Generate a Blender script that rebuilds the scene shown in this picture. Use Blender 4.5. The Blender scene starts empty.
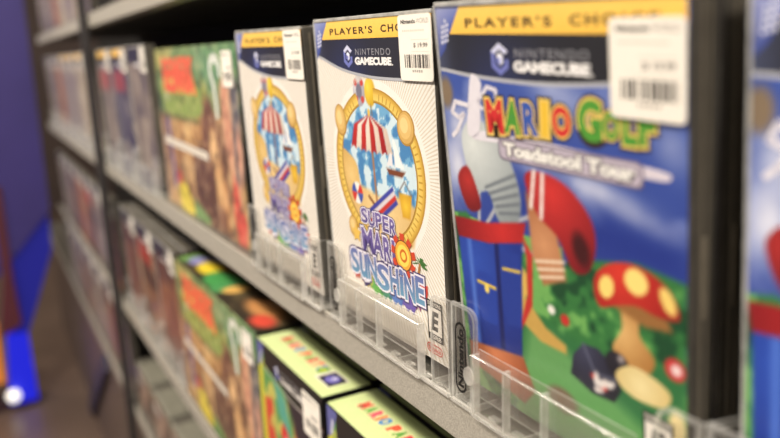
import bpy, bmesh, math, random
import numpy as np
from mathutils import Matrix, Euler, Vector

random.seed(7)
C = bpy.context.scene.collection
PI = math.pi

# ------------------------------------------------------------------ colour
def lin(c):
    out = []
    for v in c[:3]:
        v = v / 255.0
        out.append(v / 12.92 if v <= 0.04045 else ((v + 0.055) / 1.055) ** 2.4)
    return out

def lin_arr(a):
    a = np.clip(a / 255.0, 0, 1)
    return np.where(a <= 0.04045, a / 12.92, ((a + 0.055) / 1.055) ** 2.4)

# ------------------------------------------------------------------ materials
MATS = {}
def mat(name, col=(128, 128, 128), rough=0.5, metal=0.0, noise=0.0, nscale=40, coat=0.0, emit=None, estr=0.0, attr=False, bump=0.0):
    if name in MATS:
        return MATS[name]
    m = bpy.data.materials.new(name)
    m.use_nodes = True
    nt = m.node_tree
    b = nt.nodes['Principled BSDF']
    b.inputs['Roughness'].default_value = rough
    b.inputs['Metallic'].default_value = metal
    b.inputs['Coat Weight'].default_value = coat
    b.inputs['Coat Roughness'].default_value = 0.12
    c = lin(col)
    src = None
    if attr:
        a = nt.nodes.new('ShaderNodeAttribute'); a.attribute_name = 'Col'
        src = a.outputs['Color']
    tc = nt.nodes.new('ShaderNodeTexCoord')
    if noise > 0 or bump > 0:
        n = nt.nodes.new('ShaderNodeTexNoise')
        n.inputs['Scale'].default_value = nscale
        n.inputs['Detail'].default_value = 3
        nt.links.new(tc.outputs['Object'], n.inputs['Vector'])
    if noise > 0:
        r = nt.nodes.new('ShaderNodeMapRange')
        r.inputs['From Min'].default_value = 0.3; r.inputs['From Max'].default_value = 0.7
        r.inputs['To Min'].default_value = 1 - noise; r.inputs['To Max'].default_value = 1 + noise
        nt.links.new(n.outputs['Fac'], r.inputs['Value'])
        mx = nt.nodes.new('ShaderNodeVectorMath'); mx.operation = 'SCALE'
        if src is not None:
            nt.links.new(src, mx.inputs[0])
        else:
            mx.inputs[0].default_value = c
        nt.links.new(r.outputs['Result'], mx.inputs['Scale'])
        src = mx.outputs['Vector']
    if src is not None:
        nt.links.new(src, b.inputs['Base Color'])
    else:
        b.inputs['Base Color'].default_value = (*c, 1)
    if bump > 0:
        bp = nt.nodes.new('ShaderNodeBump'); bp.inputs['Strength'].default_value = bump
        bp.inputs['Distance'].default_value = 0.0004
        nt.links.new(n.outputs['Fac'], bp.inputs['Height'])
        nt.links.new(bp.outputs['Normal'], b.inputs['Normal'])
    if emit is not None:
        b.inputs['Emission Color'].default_value = (*lin(emit), 1)
        b.inputs['Emission Strength'].default_value = estr
    MATS[name] = m
    return m

def clear_mat(name, haze, base_gloss, rough, tint=(0.98, 0.98, 0.97)):
    m = bpy.data.materials.new(name); m.use_nodes = True
    nt = m.node_tree
    for n in list(nt.nodes): nt.nodes.remove(n)
    out = nt.nodes.new('ShaderNodeOutputMaterial')
    tr = nt.nodes.new('ShaderNodeBsdfTransparent'); tr.inputs['Color'].default_value = (*tint, 1)
    gl = nt.nodes.new('ShaderNodeBsdfGlossy'); gl.inputs['Roughness'].default_value = rough
    gl.inputs['Color'].default_value = (1, 1, 1, 1)
    df = nt.nodes.new('ShaderNodeBsdfDiffuse'); df.inputs['Color'].default_value = (0.95, 0.94, 0.91, 1)
    tl = nt.nodes.new('ShaderNodeBsdfTranslucent'); tl.inputs['Color'].default_value = (0.95, 0.94, 0.91, 1)
    md = nt.nodes.new('ShaderNodeMixShader'); md.inputs[0].default_value = 0.4
    nt.links.new(df.outputs[0], md.inputs[1]); nt.links.new(tl.outputs[0], md.inputs[2])
    # faint moulding haze, procedural
    tc = nt.nodes.new('ShaderNodeTexCoord')
    nz = nt.nodes.new('ShaderNodeTexNoise'); nz.inputs['Scale'].default_value = 90; nz.inputs['Detail'].default_value = 4
    nt.links.new(tc.outputs['Object'], nz.inputs['Vector'])
    mr = nt.nodes.new('ShaderNodeMapRange')
    mr.inputs['From Min'].default_value = 0.35; mr.inputs['From Max'].default_value = 0.7
    mr.inputs['To Min'].default_value = haze * 0.7; mr.inputs['To Max'].default_value = haze * 1.4
    nt.links.new(nz.outputs['Fac'], mr.inputs['Value'])
    m1 = nt.nodes.new('ShaderNodeMixShader')
    nt.links.new(mr.outputs['Result'], m1.inputs[0])
    nt.links.new(tr.outputs[0], m1.inputs[1]); nt.links.new(md.outputs[0], m1.inputs[2])
    lw = nt.nodes.new('ShaderNodeLayerWeight'); lw.inputs['Blend'].default_value = 0.25
    ad = nt.nodes.new('ShaderNodeMath'); ad.operation = 'MULTIPLY_ADD'
    ad.inputs[1].default_value = 0.22; ad.inputs[2].default_value = base_gloss
    nt.links.new(lw.outputs['Fresnel'], ad.inputs[0])
    m2 = nt.nodes.new('ShaderNodeMixShader')
    nt.links.new(ad.outputs[0], m2.inputs[0])
    nt.links.new(m1.outputs[0], m2.inputs[1]); nt.links.new(gl.outputs[0], m2.inputs[2])
    nt.links.new(m2.outputs[0], out.inputs['Surface'])
    MATS[name] = m
    return m

M_print = mat('printed_paper', rough=0.42, attr=True, noise=0.03, nscale=300, coat=0.25)
M_sticker = mat('sticker_paper', rough=0.6, attr=True, noise=0.02, nscale=200)
M_shell = mat('black_case_plastic', (84, 80, 73), 0.34, noise=0.15, nscale=120)
M_seam = mat('case_plastic_ridge', (120, 112, 98), 0.4, noise=0.1, nscale=150)
M_carton = mat('black_carton', (22, 20, 19), 0.45, noise=0.1, nscale=60)
M_lip = mat('speckled_grey_enamel', (164, 159, 149), 0.5, noise=0.28, nscale=1300, bump=0.5)
M_deck = mat('dark_shelf_metal', (88, 84, 76), 0.55, noise=0.1, nscale=200)
M_post = mat('dark_post_steel', (52, 48, 48), 0.5, noise=0.1, nscale=100)
M_back = mat('shade_black_panel', (14, 13, 13), 0.7, noise=0.2, nscale=30)  # black stands in for the shade behind the cases
M_kick = mat('brown_base_panel', (92, 78, 70), 0.5, noise=0.12, nscale=14)
M_floor = mat('brown_store_floor', (98, 82, 72), 0.35, noise=0.12, nscale=3)
M_wallfar = mat('brown_far_wall', (84, 70, 64), 0.7, noise=0.1, nscale=4)
M_black = mat('black_ink', (18, 17, 17), 0.5, noise=0.05)
M_acr = clear_mat('clear_acrylic', 0.030, 0.006, 0.08, tint=(0.995, 0.995, 0.99))
M_edge = clear_mat('polished_acrylic_edge', 0.30, 0.04, 0.30)
M_film = clear_mat('clear_sleeve_film', 0.55, 0.10, 0.25, tint=(0.8, 0.8, 0.79))

# ------------------------------------------------------------------ objects
def empty(name, loc=(0, 0, 0), rot=(0, 0, 0)):
    o = bpy.data.objects.new(name, None); C.objects.link(o)
    o.empty_display_size = 0.02
    o.location = loc; o.rotation_euler = rot
    return o

def tag(o, label, cat, group=None, kind=None):
    o['label'] = label; o['category'] = cat
    if group: o['group'] = group
    if kind: o['kind'] = kind
    return o

def struct(o):
    o['kind'] = 'structure'
    return o

class MB:
    """collects boxes and prisms; built as one mesh"""
    def __init__(s): s.v = []; s.f = []; s.m = []
    def add(s, vs, fs, mi=0):
        b = len(s.v); s.v += [tuple(p) for p in vs]
        for f in fs: s.f.append([b + i for i in f]); s.m.append(mi)
    def box(s, x0, x1, y0, y1, z0, z1, mi=0, bev=0.0, seg=2):
        bm = bmesh.new()
        bmesh.ops.create_cube(bm, size=1)
        for v in bm.verts:
            v.co = Vector(((x0 + x1) / 2 + v.co.x * (x1 - x0), (y0 + y1) / 2 + v.co.y * (y1 - y0), (z0 + z1) / 2 + v.co.z * (z1 - z0)))
        if bev > 0:
            bmesh.ops.bevel(bm, geom=bm.edges[:], offset=bev, segments=seg, affect='EDGES', profile=0.5)
        bm.verts.index_update()
        s.add([v.co[:] for v in bm.verts], [[v.index for v in f.verts] for f in bm.faces], mi)
        bm.free()
    def plate(s, outline, y0, y1, mi=0, me=1):
        """outline in x,z (counter clockwise seen from -y); thickness in y; rim gets slot me"""
        n = len(outline); b = len(s.v)
        s.v += [(x, y0, z) for x, z in outline] + [(x, y1, z) for x, z in outline]
        s.f.append([b + i for i in range(n)]); s.m.append(mi)
        s.f.append([b + n + i for i in reversed(range(n))]); s.m.append(mi)
        for i in range(n):
            j = (i + 1) % n
            s.f.append([b + j, b + i, b + n + i, b + n + j]); s.m.append(me)
    def build(s, name, mats, parent=None, smooth=False):
        me = bpy.data.meshes.new(name)
        me.from_pydata(s.v, [], s.f)
        for m in (mats if isinstance(mats, (list, tuple)) else [mats]): me.materials.append(m)
        me.polygons.foreach_set('material_index', s.m)
        if smooth: me.polygons.foreach_set('use_smooth', [True] * len(s.f))
        me.update()
        o = bpy.data.objects.new(name, me); C.objects.link(o)
        if parent: o.parent = parent
        return o

def copy_tree(o, parent=None):
    c = o.copy(); C.objects.link(c)
    if parent is not None: c.parent = parent
    for ch in list(o.children): copy_tree(ch, c)
    return c

# ------------------------------------------------------------------ print work
_tc = {}
def text_mesh(body, off=0.0, spacing=1.0, shear=0.0):
    k = (body, off, spacing, shear)
    if k in _tc: return _tc[k]
    cu = bpy.data.curves.new('lettering', 'FONT')
    cu.body = body; cu.size = 1; cu.offset = off; cu.space_character = spacing; cu.shear = shear
    cu.resolution_u = 4; cu.fill_mode = 'BOTH'
    ob = bpy.data.objects.new('lettering', cu)
    C.objects.link(ob)
    dg = bpy.context.evaluated_depsgraph_get()
    me = ob.evaluated_get(dg).to_mesh()
    v = np.array([p.co[:2] for p in me.vertices]) if len(me.vertices) else np.zeros((0, 2))
    f = [list(p.vertices) for p in me.polygons]
    ob.evaluated_get(dg).to_mesh_clear()
    bpy.data.objects.remove(ob); bpy.data.curves.remove(cu)
    _tc[k] = (v, f)
    return _tc[k]

def smooth_closed(pts, n=6):
    P = np.array(pts, float); N = len(P); out = []
    for i in range(N):
        a, b, c, d = P[(i - 1) % N], P[i], P[(i + 1) % N], P[(i + 2) % N]
        for t in np.linspace(0, 1, n, endpoint=False):
            out.append(0.5 * ((2 * b) + (c - a) * t + (2 * a - 5 * b + 4 * c - d) * t * t + (3 * b - a - 3 * c + d) * t ** 3))
    return np.array(out)

def circle_pts(cx, cz, rx, rz, n=32, rot=0, a0=0, a1=2 * PI, close=False):
    t = np.linspace(a0, a1, n, endpoint=close)
    x = rx * np.cos(t); z = rz * np.sin(t)
    return np.stack([cx + x * math.cos(rot) - z * math.sin(rot), cz + x * math.sin(rot) + z * math.cos(rot)], 1)

def rrect(x0, z0, x1, z1, r, n=5):
    p = []
    for cx, cz, a in ((x1 - r, z1 - r, 0), (x0 + r, z1 - r, 90), (x0 + r, z0 + r, 180), (x1 - r, z0 + r, 270)):
        for t in np.linspace(0, 90, n):
            p.append((cx + r * math.cos(math.radians(a + t)), cz + r * math.sin(math.radians(a + t))))
    return np.array(p)

class Canvas:
    """a printed picture: colours worked out on a fine grid by plain functions"""
    def __init__(s, w, h, res, base):
        s.w, s.h = w, h
        s.nx = int(round(w / res)) + 1; s.nz = int(round(h / res)) + 1
        s.X, s.Z = np.meshgrid(np.linspace(0, w, s.nx), np.linspace(0, h, s.nz))
        s.c = np.zeros((s.nz, s.nx, 3)) + np.array(base, float)
        s.res = res
    def blend(s, m, col):
        m = np.clip(m, 0, 1)[..., None]
        s.c = s.c * (1 - m) + np.array(col, float) * m
    def noise(s, scale, seed, octs=3):
        out = 0; amp = 1; tot = 0
        rng = np.random.default_rng(seed)
        for o in range(octs):
            sc = scale / 2 ** o
            gx = int(s.w / sc) + 3; gz = int(s.h / sc) + 3
            g = rng.random((gz, gx))
            x = s.X / sc; z = s.Z / sc
            xi = x.astype(int); zi = z.astype(int); fx = x - xi; fz = z - zi
            fx = fx * fx * (3 - 2 * fx); fz = fz * fz * (3 - 2 * fz)
            v = (g[zi, xi] * (1 - fx) + g[zi, xi + 1] * fx) * (1 - fz) + (g[zi + 1, xi] * (1 - fx) + g[zi + 1, xi + 1] * fx) * fz
            out = out + amp * v; tot += amp; amp *= 0.5
        return out / tot
    def ell(s, cx, cz, rx, rz, col, rot=0, soft=None, col2=None, lit=(-0.35, 0.35)):
        soft = soft or s.res
        dx, dz = s.X - cx, s.Z - cz
        u = dx * math.cos(rot) + dz * math.sin(rot); v = -dx * math.sin(rot) + dz * math.cos(rot)
        d = np.sqrt((u / rx) ** 2 + (v / rz) ** 2)
        m = np.clip((1 - d) * min(rx, rz) / soft + 0.5, 0, 1)
        c = np.array(col, float)
        if col2 is not None:
            q = np.clip(np.sqrt((u / rx - lit[0]) ** 2 + (v / rz - lit[1]) ** 2) / 1.35, 0, 1)[..., None]
            c = c * (1 - q) + np.array(col2, float) * q
        m = m[..., None]
        s.c = s.c * (1 - m) + c * m
    def poly(s, pts, col, soft=None, smooth=False, col2=None, light=None, rad=None):
        soft = soft or s.res
        P = smooth_closed(pts) if smooth else np.array(pts, float)
        ins = np.zeros(s.X.shape, bool); dmin = np.full(s.X.shape, 1e9)
        N = len(P)
        for i in range(N):
            a, b = P[i], P[(i + 1) % N]
            with np.errstate(divide='ignore', invalid='ignore'):
                cond = ((a[1] > s.Z) != (b[1] > s.Z)) & (s.X < (b[0] - a[0]) * (s.Z - a[1]) / (b[1] - a[1] + 1e-12) + a[0])
            ins ^= cond
            ab = b - a; L = ab @ ab + 1e-12
            t = np.clip(((s.X - a[0]) * ab[0] + (s.Z - a[1]) * ab[1]) / L, 0, 1)
            dmin = np.minimum(dmin, np.hypot(s.X - a[0] - t * ab[0], s.Z - a[1] - t * ab[1]))
        sd = np.where(ins, dmin, -dmin)
        m = np.clip(sd / soft + 0.5, 0, 1)
        c = np.array(col, float)
        if col2 is not None:
            if light is None: light = P.mean(0)
            if rad is None: rad = np.max(np.hypot(*(P - np.array(light)).T))
            q = np.clip(np.hypot(s.X - light[0], s.Z - light[1]) / rad, 0, 1)[..., None]
            c = c * (1 - q) + np.array(col2, float) * q
        m = m[..., None]
        s.c = s.c * (1 - m) + c * m
    def line(s, a, b, wd, col, soft=None):
        a = np.array(a, float); b = np.array(b, float); ab = b - a; L = ab @ ab
        t = np.clip(((s.X - a[0]) * ab[0] + (s.Z - a[1]) * ab[1]) / L, 0, 1)
        d = np.hypot(s.X - a[0] - t * ab[0], s.Z - a[1] - t * ab[1])
        s.blend((wd / 2 - d) / (soft or s.res) + 0.5, col)

class Art:
    """printed sheet in mm: a canvas plus crisp ink layers, one mesh"""
    STEP = 0.00001
    def __init__(s): s.v = []; s.f = []; s.c = []; s.lay = 0
    def up(s): s.lay += 1
    def canvas(s, cv, x0=0, z0=0):
        b = len(s.v)
        for j in range(cv.nz):
            for i in range(cv.nx):
                s.v.append((x0 + cv.X[j, i], s.lay, z0 + cv.Z[j, i]))
        s.c += list(lin_arr(cv.c).reshape(-1, 3))
        for j in range(cv.nz - 1):
            for i in range(cv.nx - 1):
                a = b + j * cv.nx + i
                s.f.append([a, a + 1, a + cv.nx + 1, a + cv.nx])
        s.up()
    def poly(s, pts, col, cols=None):
        b = len(s.v)
        s.v += [(p[0], s.lay, p[1]) for p in pts]
        if cols is None:
            s.c += [lin(col)] * len(pts)
        else:
            s.c += [lin(c) for c in cols]
        s.f.append(list(range(b, b + len(pts))))
    def ring(s, cx, cz, r0, r1, col, n=48, rz=1.0, col2=None):
        a = circle_pts(cx, cz, r0, r0 * rz, n); o = circle_pts(cx, cz, r1, r1 * rz, n)
        for i in range(n):
            j = (i + 1) % n
            s.poly([a[i], o[i], o[j], a[j]], col, None if col2 is None else [col, col2, col2, col])
    def rect(s, x0, z0, x1, z1, col): s.poly([(x0, z0), (x1, z0), (x1, z1), (x0, z1)], col)
    def text(s, body, x0, z0, x1, z1, col, off=0.0, outs=(), rot=0.0, spacing=1.0, shear=0.0, col_top=None, keep=None):
        """body fitted in the box; outs = [(offset, colour)] drawn under it"""
        rv, _ = text_mesh(body, off, spacing, shear)
        if not len(rv): return
        mn, mx = rv.min(0), rv.max(0)
        sx = (x1 - x0) / (mx[0] - mn[0]); sz = (z1 - z0) / (mx[1] - mn[1])
        cx, cz = (x0 + x1) / 2, (z0 + z1) / 2
        for o, c in list(outs) + [(off, col)]:
            v, f = text_mesh(body, o, spacing, shear)
            b = len(s.v)
            p = (v - (mn + mx) / 2) * np.array([sx, sz])
            q = np.stack([cx + p[:, 0] * math.cos(rot) - p[:, 1] * math.sin(rot), cz + p[:, 0] * math.sin(rot) + p[:, 1] * math.cos(rot)], 1)
            s.v += [(a[0], s.lay, a[1]) for a in q]
            if col_top is not None and o == off:
                t = np.clip((q[:, 1] - z0) / (z1 - z0), 0, 1)
                c0, c1 = np.array(col, float), np.array(col_top, float)
                s.c += [lin(c0 * (1 - k) + c1 * k) for k in t]
            else:
                s.c += [lin(c)] * len(v)
            s.f += [[b + i for i in ff] for ff in f]
            s.up()
    def build(s, name, parent, frame=None, material=None):
        """frame(x_mm, z_mm, layer) -> local point in metres"""
        if frame is None: frame = lambda x, z, l: (x / 1000, -l * Art.STEP, z / 1000)
        me = bpy.data.meshes.new(name)
        me.from_pydata([frame(x, z, l) for x, l, z in s.v], [], s.f)
        a = me.color_attributes.new('Col', 'FLOAT_COLOR', 'POINT')
        arr = np.ones((len(s.v), 4), np.float32); arr[:, :3] = np.array(s.c)
        a.data.foreach_set('color', arr.ravel())
        me.materials.append(material or M_print)
        me.update()
        o = bpy.data.objects.new(name, me); C.objects.link(o); o.parent = parent
        return o

# ------------------------------------------------------------------ marks that return on many packages
def cube_mark(A, x0, z0, w, h, light=(205, 208, 235), dark=(112, 120, 190)):
    """hexagonal cube emblem made of a ring-like G and an inner cube"""
    cx, cz = x0 + w / 2, z0 + h / 2
    def hx(rw, rh): return [(cx, cz + rh), (cx - rw, cz + rh * .5), (cx - rw, cz - rh * .5), (cx, cz - rh), (cx + rw, cz - rh * .5), (cx + rw, cz + rh * .5)]
    o = hx(w / 2, h / 2); i = hx(w * .30, h * .30); q = hx(w * .2, h * .2)
    cols = [light, dark, dark, dark, light, light]
    for k in range(6):
        j = (k + 1) % 6
        if k == 4:
            A.poly([o[4], i[4], ((i[4][0] + i[5][0]) / 2, (i[4][1] + i[5][1]) / 2), ((o[4][0] + o[5][0]) / 2, (o[4][1] + o[5][1]) / 2)], dark)
            continue
        A.poly([o[k], i[k], i[j], o[j]], cols[k])
    A.poly([q[0], q[1], (cx, cz), q[5]], (235, 236, 248))
    A.poly([q[1], q[2], q[3], (cx, cz)], dark)
    A.poly([(cx, cz), q[3], q[4], q[5]], light)
    A.up()

def band(A, dz=0.0, ink=(40, 40, 52), low_pts=((1, 169.5), (6.8, 168), (22, 163.6), (38.5, 160), (69, 157), (103, 156.4), (134, 157.6))):
    """yellow strip, blue corner, dark swoosh band and the console lettering, as on every one of these covers"""
    # dark band with curved lower edge, pale rim below
    xs = np.linspace(1.0, 134, 28)
    low = np.interp(xs, [q[0] for q in low_pts], [q[1] for q in low_pts])
    low = np.convolve(np.pad(low, 2, mode='edge'), np.ones(5) / 5, 'valid')
    for i in range(27):
        A.poly([(xs[i], low[i] - 1.6), (xs[i + 1], low[i + 1] - 1.6), (xs[i + 1], low[i + 1]), (xs[i], low[i])], (176, 178, 186))
    for i in range(27):
        def cc(x, top):
            t = math.exp(-((x - 42) / 26.0) ** 2) * (0.35 if top else 1.0)
            e = math.exp(-(x / 9.0) ** 2)
            base = np.array(ink, float) * (1 - .8 * t) + np.array((44, 52, 96), float) * .8 * t
            return tuple(base * (1 - .6 * e) + np.array((90, 100, 140), float) * .6 * e)
        A.poly([(xs[i], low[i]), (xs[i + 1], low[i + 1]), (xs[i + 1], 178 + dz), (xs[i], 178 + dz)], None,
               [cc(xs[i], 0), cc(xs[i + 1], 0), cc(xs[i + 1], 1), cc(xs[i], 1)])
    A.up()
    # blue corner
    A.poly([(1.2, 188.3), (1.2, 166), (6, 170), (10.3, 177.8), (19, 188.3)], None, [(160, 166, 205), (62, 78, 150), (58, 74, 150), (64, 84, 168), (120, 132, 190)])
    A.poly([(10.3, 177.8 + dz), (134, 177.8 + dz), (134, 188.4), (19, 188.4)], None, [(246, 196, 84), (244, 192, 80), (248, 206, 104), (248, 206, 104)])
    A.up()
    # lattice emblem in the blue corner
    for r in range(5):
        for c in range(3):
            x = 4.2 + c * 2.0 + r * .35 ; z = 173.6 + dz * .5 + r * 2.2 + c * .5
            if r == 4 and c != 1: continue
            A.poly([(x - 1, z), (x, z - 1.1), (x + 1, z), (x, z + 1.1)], (206, 208, 226))
    A.up()
    A.text("PLAYER'S", 22.3, 180.4 + dz, 75.5, 184.4 + dz, (70, 48, 34), 0.03, spacing=1.3)
    A.text("CHOICE", 84.5, 180.6 + dz, 124, 184.6 + dz, (70, 48, 34), 0.03, spacing=1.3)
    cube_mark(A, 38.6, 161.2 + dz, 10.8, 13.2)
    A.text("NINTENDO", 53.6, 168.6 + dz, 93.4, 172.2 + dz, (150, 150, 158), 0.0, spacing=1.25)
    A.text("GAMECUBE", 52.4, 163.0 + dz, 94.0, 167.5 + dz, (238, 236, 236), 0.06, spacing=0.98)
    A.rect(94.6, 163.0 + dz, 95.4, 163.8 + dz, (238, 236, 236)); A.up()

def rating(A, x0, z0, w=14, h=23):
    A.rect(x0, z0, x0 + w, z0 + h, (26, 25, 25)); A.up()
    A.rect(x0 + 1, z0 + 4, x0 + w - 1, z0 + h - 4, (236, 230, 222))
    A.up()
    A.text('EVERYONE', x0 + 1, z0 + h - 3.2, x0 + w - 1, z0 + h - .9, (236, 230, 222), 0.01)
    A.text('ESRB', x0 + 2, z0 + .8, x0 + w - 2, z0 + 3.3, (236, 230, 222), 0.01)
    A.text('E', x0 + 3.4, z0 + 6, x0 + w - 3.4, z0 + h - 6, (24, 22, 22), 0.05, shear=0.15)

def oval_logo(A, x0, z0, x1, z1, col):
    r = (z1 - z0) / 2 - 0.01
    for (p, q) in (((x0, z0, x1, z1), r), ):
        o = rrect(*p, q, 7); i = rrect(x0 + .6, z0 + .6, x1 - .6, z1 - .6, q - .6, 7)
        n = len(o)
        for k in range(n):
            j = (k + 1) % n
            A.poly([o[k], o[j], i[j], i[k]], col)
    A.up()
    A.text('Nintendo', x0 + 2, z0 + 1.3, x1 - 2, z1 - 1.3, col, 0.02)

# ------------------------------------------------------------------ price sticker (a part of its case)
def sticker_art(price):
    A = Art()
    w, h = 31, 33
    A.poly(rrect(0, 0, w, h, 2.2), (240, 234, 224)); A.up()
    A.text('Nintendo', 3, 28.4, 17, 30.6, (40, 36, 34), 0.04)
    A.text('WORLD', 17.8, 28.4, 28.6, 30.8, (128, 120, 114), 0.0)
    for i in range(11):
        A.rect(4 + i * 1.9, 24.6, 5.3 + i * 1.9, 25.5, (214, 202, 190))
    for z in (20.4, 14.6): A.rect(12, z, 28, z + .25, (206, 196, 186))
    A.up()
    if price: A.text(price, 14, 16.4, 27, 19, (84, 78, 74), 0.02)
    else: A.rect(15, 16.8, 26, 18.6, (150, 144, 138)); A.up()
    rng = random.Random(3)
    x = 5.0
    while x < 27.6:
        b = rng.choice((.5, .9, 1.4, 1.9))
        A.rect(x, 6.6, min(x + b, 28), 13.2, (62, 56, 54)); x += b + rng.choice((.5, .8, 1.1))
    A.up()
    for i in range(5): A.rect(12 + i * 2, 4.4, 13.2 + i * 2, 5.6, (150, 142, 134))
    A.up()
    return A

STK = {}
def sticker(parent, x, z, price='$ 19.99', y=0.0, sc=1.0):
    k = (price, x, z, y, sc)
    A = STK[price] if price in STK else STK.setdefault(price, sticker_art(price))
    fr = lambda a, b, l: ((x + a * sc) / 1000, y - 0.0011 - l * Art.STEP, (z + b * sc) / 1000)
    return A.build('price_sticker', parent, fr, M_sticker)

# ------------------------------------------------------------------ cover pictures
def cover_beach():
    """white cover: golden ring round a seaside picture, purple-blue title"""
    A = Art()
    cv = Canvas(133, 187.5, 1.0, (238, 233, 226))
    cx, cz = 69, 102
    # sea inside the ring
    d = np.hypot(cv.X - cx, (cv.Z - cz) / 0.93)
    n = cv.noise(7, 5)
    cv.blend((44 - d) + .5, (112, 168, 208))
    cv.blend(((44 - d) + .5) * np.clip((n - .5) * 7, 0, 1), (206, 226, 236))
    cv.blend(((44 - d) + .5) * np.clip((.40 - n) * 8, 0, 1), (74, 132, 186))
    # sand dunes left and right inside the ring
    cv.poly([(24, 108), (34, 108), (44, 100), (44, 78), (28, 80)], (232, 200, 134), smooth=True, col2=(206, 164, 92))
    # gold ring body is a crisp layer later; knobs
    # sand at the foot, sail on the water
    cv.poly([(26, 84), (46, 90), (70, 86), (96, 90), (112, 84), (104, 62), (70, 54), (34, 64)], (236, 210, 156), soft=3, col2=(210, 172, 108))
    cv.poly([(88, 124), (89, 106), (99, 106)], (242, 240, 240)); cv.poly([(86.6, 120), (86.6, 106), (80, 106)], (230, 226, 230)); cv.poly([(79, 104.5), (100, 104.5), (96, 101), (82, 101)], (120, 66, 44))
    # striped parasol on a straight pole
    cv.line((63, 132), (66, 66), 2.0, (172, 118, 72))
    cx0, zr, zt = 63, 113, 134
    for k in range(8):
        u0, u1 = -1 + k / 4, -1 + (k + 1) / 4
        def rim(u): return (cx0 + 25 * u, zr - 2.0 * math.cos(u * 1.4))
        top = (cx0, zt)
        m0 = (cx0 + 25 * u0 * .78, zr + 14); m1 = (cx0 + 25 * u1 * .78, zr + 14)
        a0, a1 = rim(u0), rim(u1); mid = ((a0[0] + a1[0]) / 2, (a0[1] + a1[1]) / 2 + 1.6)
        c = (206, 52, 48) if k % 2 == 0 else (240, 228, 214)
        c2 = (150, 30, 34) if k % 2 == 0 else (206, 186, 172)
        cv.poly([a0, m0, top, m1, a1, mid], c, col2=c2, light=(52, 130), rad=34)
    cv.ell(63, 135, 1.6, 2.2, (230, 190, 80))
    # striped deck chair side on
    cv.line((46, 66), (82, 88), 2.2, (150, 96, 56)); cv.line((84, 66), (56, 84), 2.2, (132, 82, 48))
    for k, c in enumerate(((60, 66, 160), (214, 206, 214), (196, 50, 46), (60, 66, 160))):
        cv.poly([(48 + k * 3, 72 - k * 1.6), (51 + k * 3, 70.4 - k * 1.6), (86 + k * 1.2, 92 - k * 2.4), (84.6 + k * 1.2, 94.4 - k * 2.4)], c)
    # beach ball and bucket
    for k in range(6):
        a0 = k * PI / 3
        cv.poly([(41, 84)] + circle_pts(41, 84, 7, 7, 6, 0, a0, a0 + PI / 3, True).tolist(), ((206, 54, 50), (240, 236, 232), (58, 84, 172))[k % 3])
    cv.poly([(91, 92), (105, 92), (102, 78), (94, 78)], (236, 196, 64), col2=(196, 144, 40)); cv.line((91, 92), (98, 99), .9, (120, 110, 110)); cv.line((105, 92), (98, 99), .9, (120, 110, 110))
    # life ring and yellow float at the top of the gold ring
    cv.ell(53, 147, 7.4, 9, (222, 220, 226), col2=(160, 158, 172)); cv.ell(53, 147, 3.6, 4.6, (120, 118, 136))
    for q in (.8, 2.37, 3.94, 5.5): cv.ell(53 + 5.4 * math.cos(q), 147 + 6.8 * math.sin(q), 2, 2, (200, 70, 62))
    cv.ell(66, 147, 6.4, 8.4, (244, 216, 84), col2=(206, 166, 40)); cv.line((66, 139), (67, 134), 1.2, (120, 110, 90))
    cv.c[:] = np.clip(cv.c, 0, 255)
    A.canvas(cv, 1, 1)
    # fine printed rays on the white ground, outside the ring
    def edge(a):
        dx, dz = math.cos(a), math.sin(a); t = 1e9
        if dx > 1e-6: t = min(t, (133.6 - cx) / dx)
        if dx < -1e-6: t = min(t, (1.4 - cx) / dx)
        if dz > 1e-6: t = min(t, (188 - cz) / dz)
        if dz < -1e-6: t = min(t, (1.4 - cz) / dz)
        return t
    N = 190
    for k in range(N):
        a = 2 * PI * k / N; da = 2 * PI / N * 0.20
        t0 = 56; t1 = edge(a - da); t2 = edge(a + da)
        if min(t1, t2) < t0 + 1: continue
        A.poly([(cx + t0 * math.cos(a - da), cz + t0 * math.sin(a - da) * .95), (cx + t1 * math.cos(a - da), cz + t1 * math.sin(a - da)),
                (cx + t2 * math.cos(a + da), cz + t2 * math.sin(a + da)), (cx + t0 * math.cos(a + da), cz + t0 * math.sin(a + da) * .95)], (212, 202, 186))
    A.up()
    # golden ring; leave the middle of its lower and upper run free for picture and title
    n = 90
    for k in range(n):
        a0, a1 = 2 * PI * k / n, 2 * PI * (k + 1) / n
        deg = math.degrees(a0)
        if 84 < deg < 112: continue
        for r0, r1, c0, c1 in ((43.0, 44.6, (150, 112, 40), (196, 158, 70)), (44.6, 48.5, (232, 204, 112), (226, 190, 92)), (48.5, 52, (222, 184, 84), (176, 132, 48))):
            P = [(cx + r * math.cos(a), cz + r * math.sin(a) * .93) for r, a in ((r0, a0), (r1, a0), (r1, a1), (r0, a1))]
            A.poly(P, None, [c0, c1, c1, c0])
    A.up()
    # raised notches round the ring
    for k in range(72):
        a = 2 * PI * k / 72
        if 80 < math.degrees(a) < 116: continue
        for (r, w) in ((46.9, .5),):
            x, z = cx + r * math.cos(a), cz + r * math.sin(a) * .93
            A.poly([(x + 2.0 * math.cos(a) - w * math.sin(a), z + 2.0 * math.sin(a) + w * math.cos(a)), (x - 1.8 * math.cos(a) - w * math.sin(a), z - 1.8 * math.sin(a) + w * math.cos(a)),
                    (x - 1.8 * math.cos(a) + w * math.sin(a), z - 1.8 * math.sin(a) - w * math.cos(a)), (x + 2.0 * math.cos(a) + w * math.sin(a), z + 2.0 * math.sin(a) - w * math.cos(a))], (190, 150, 60))
    A.up()
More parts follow.
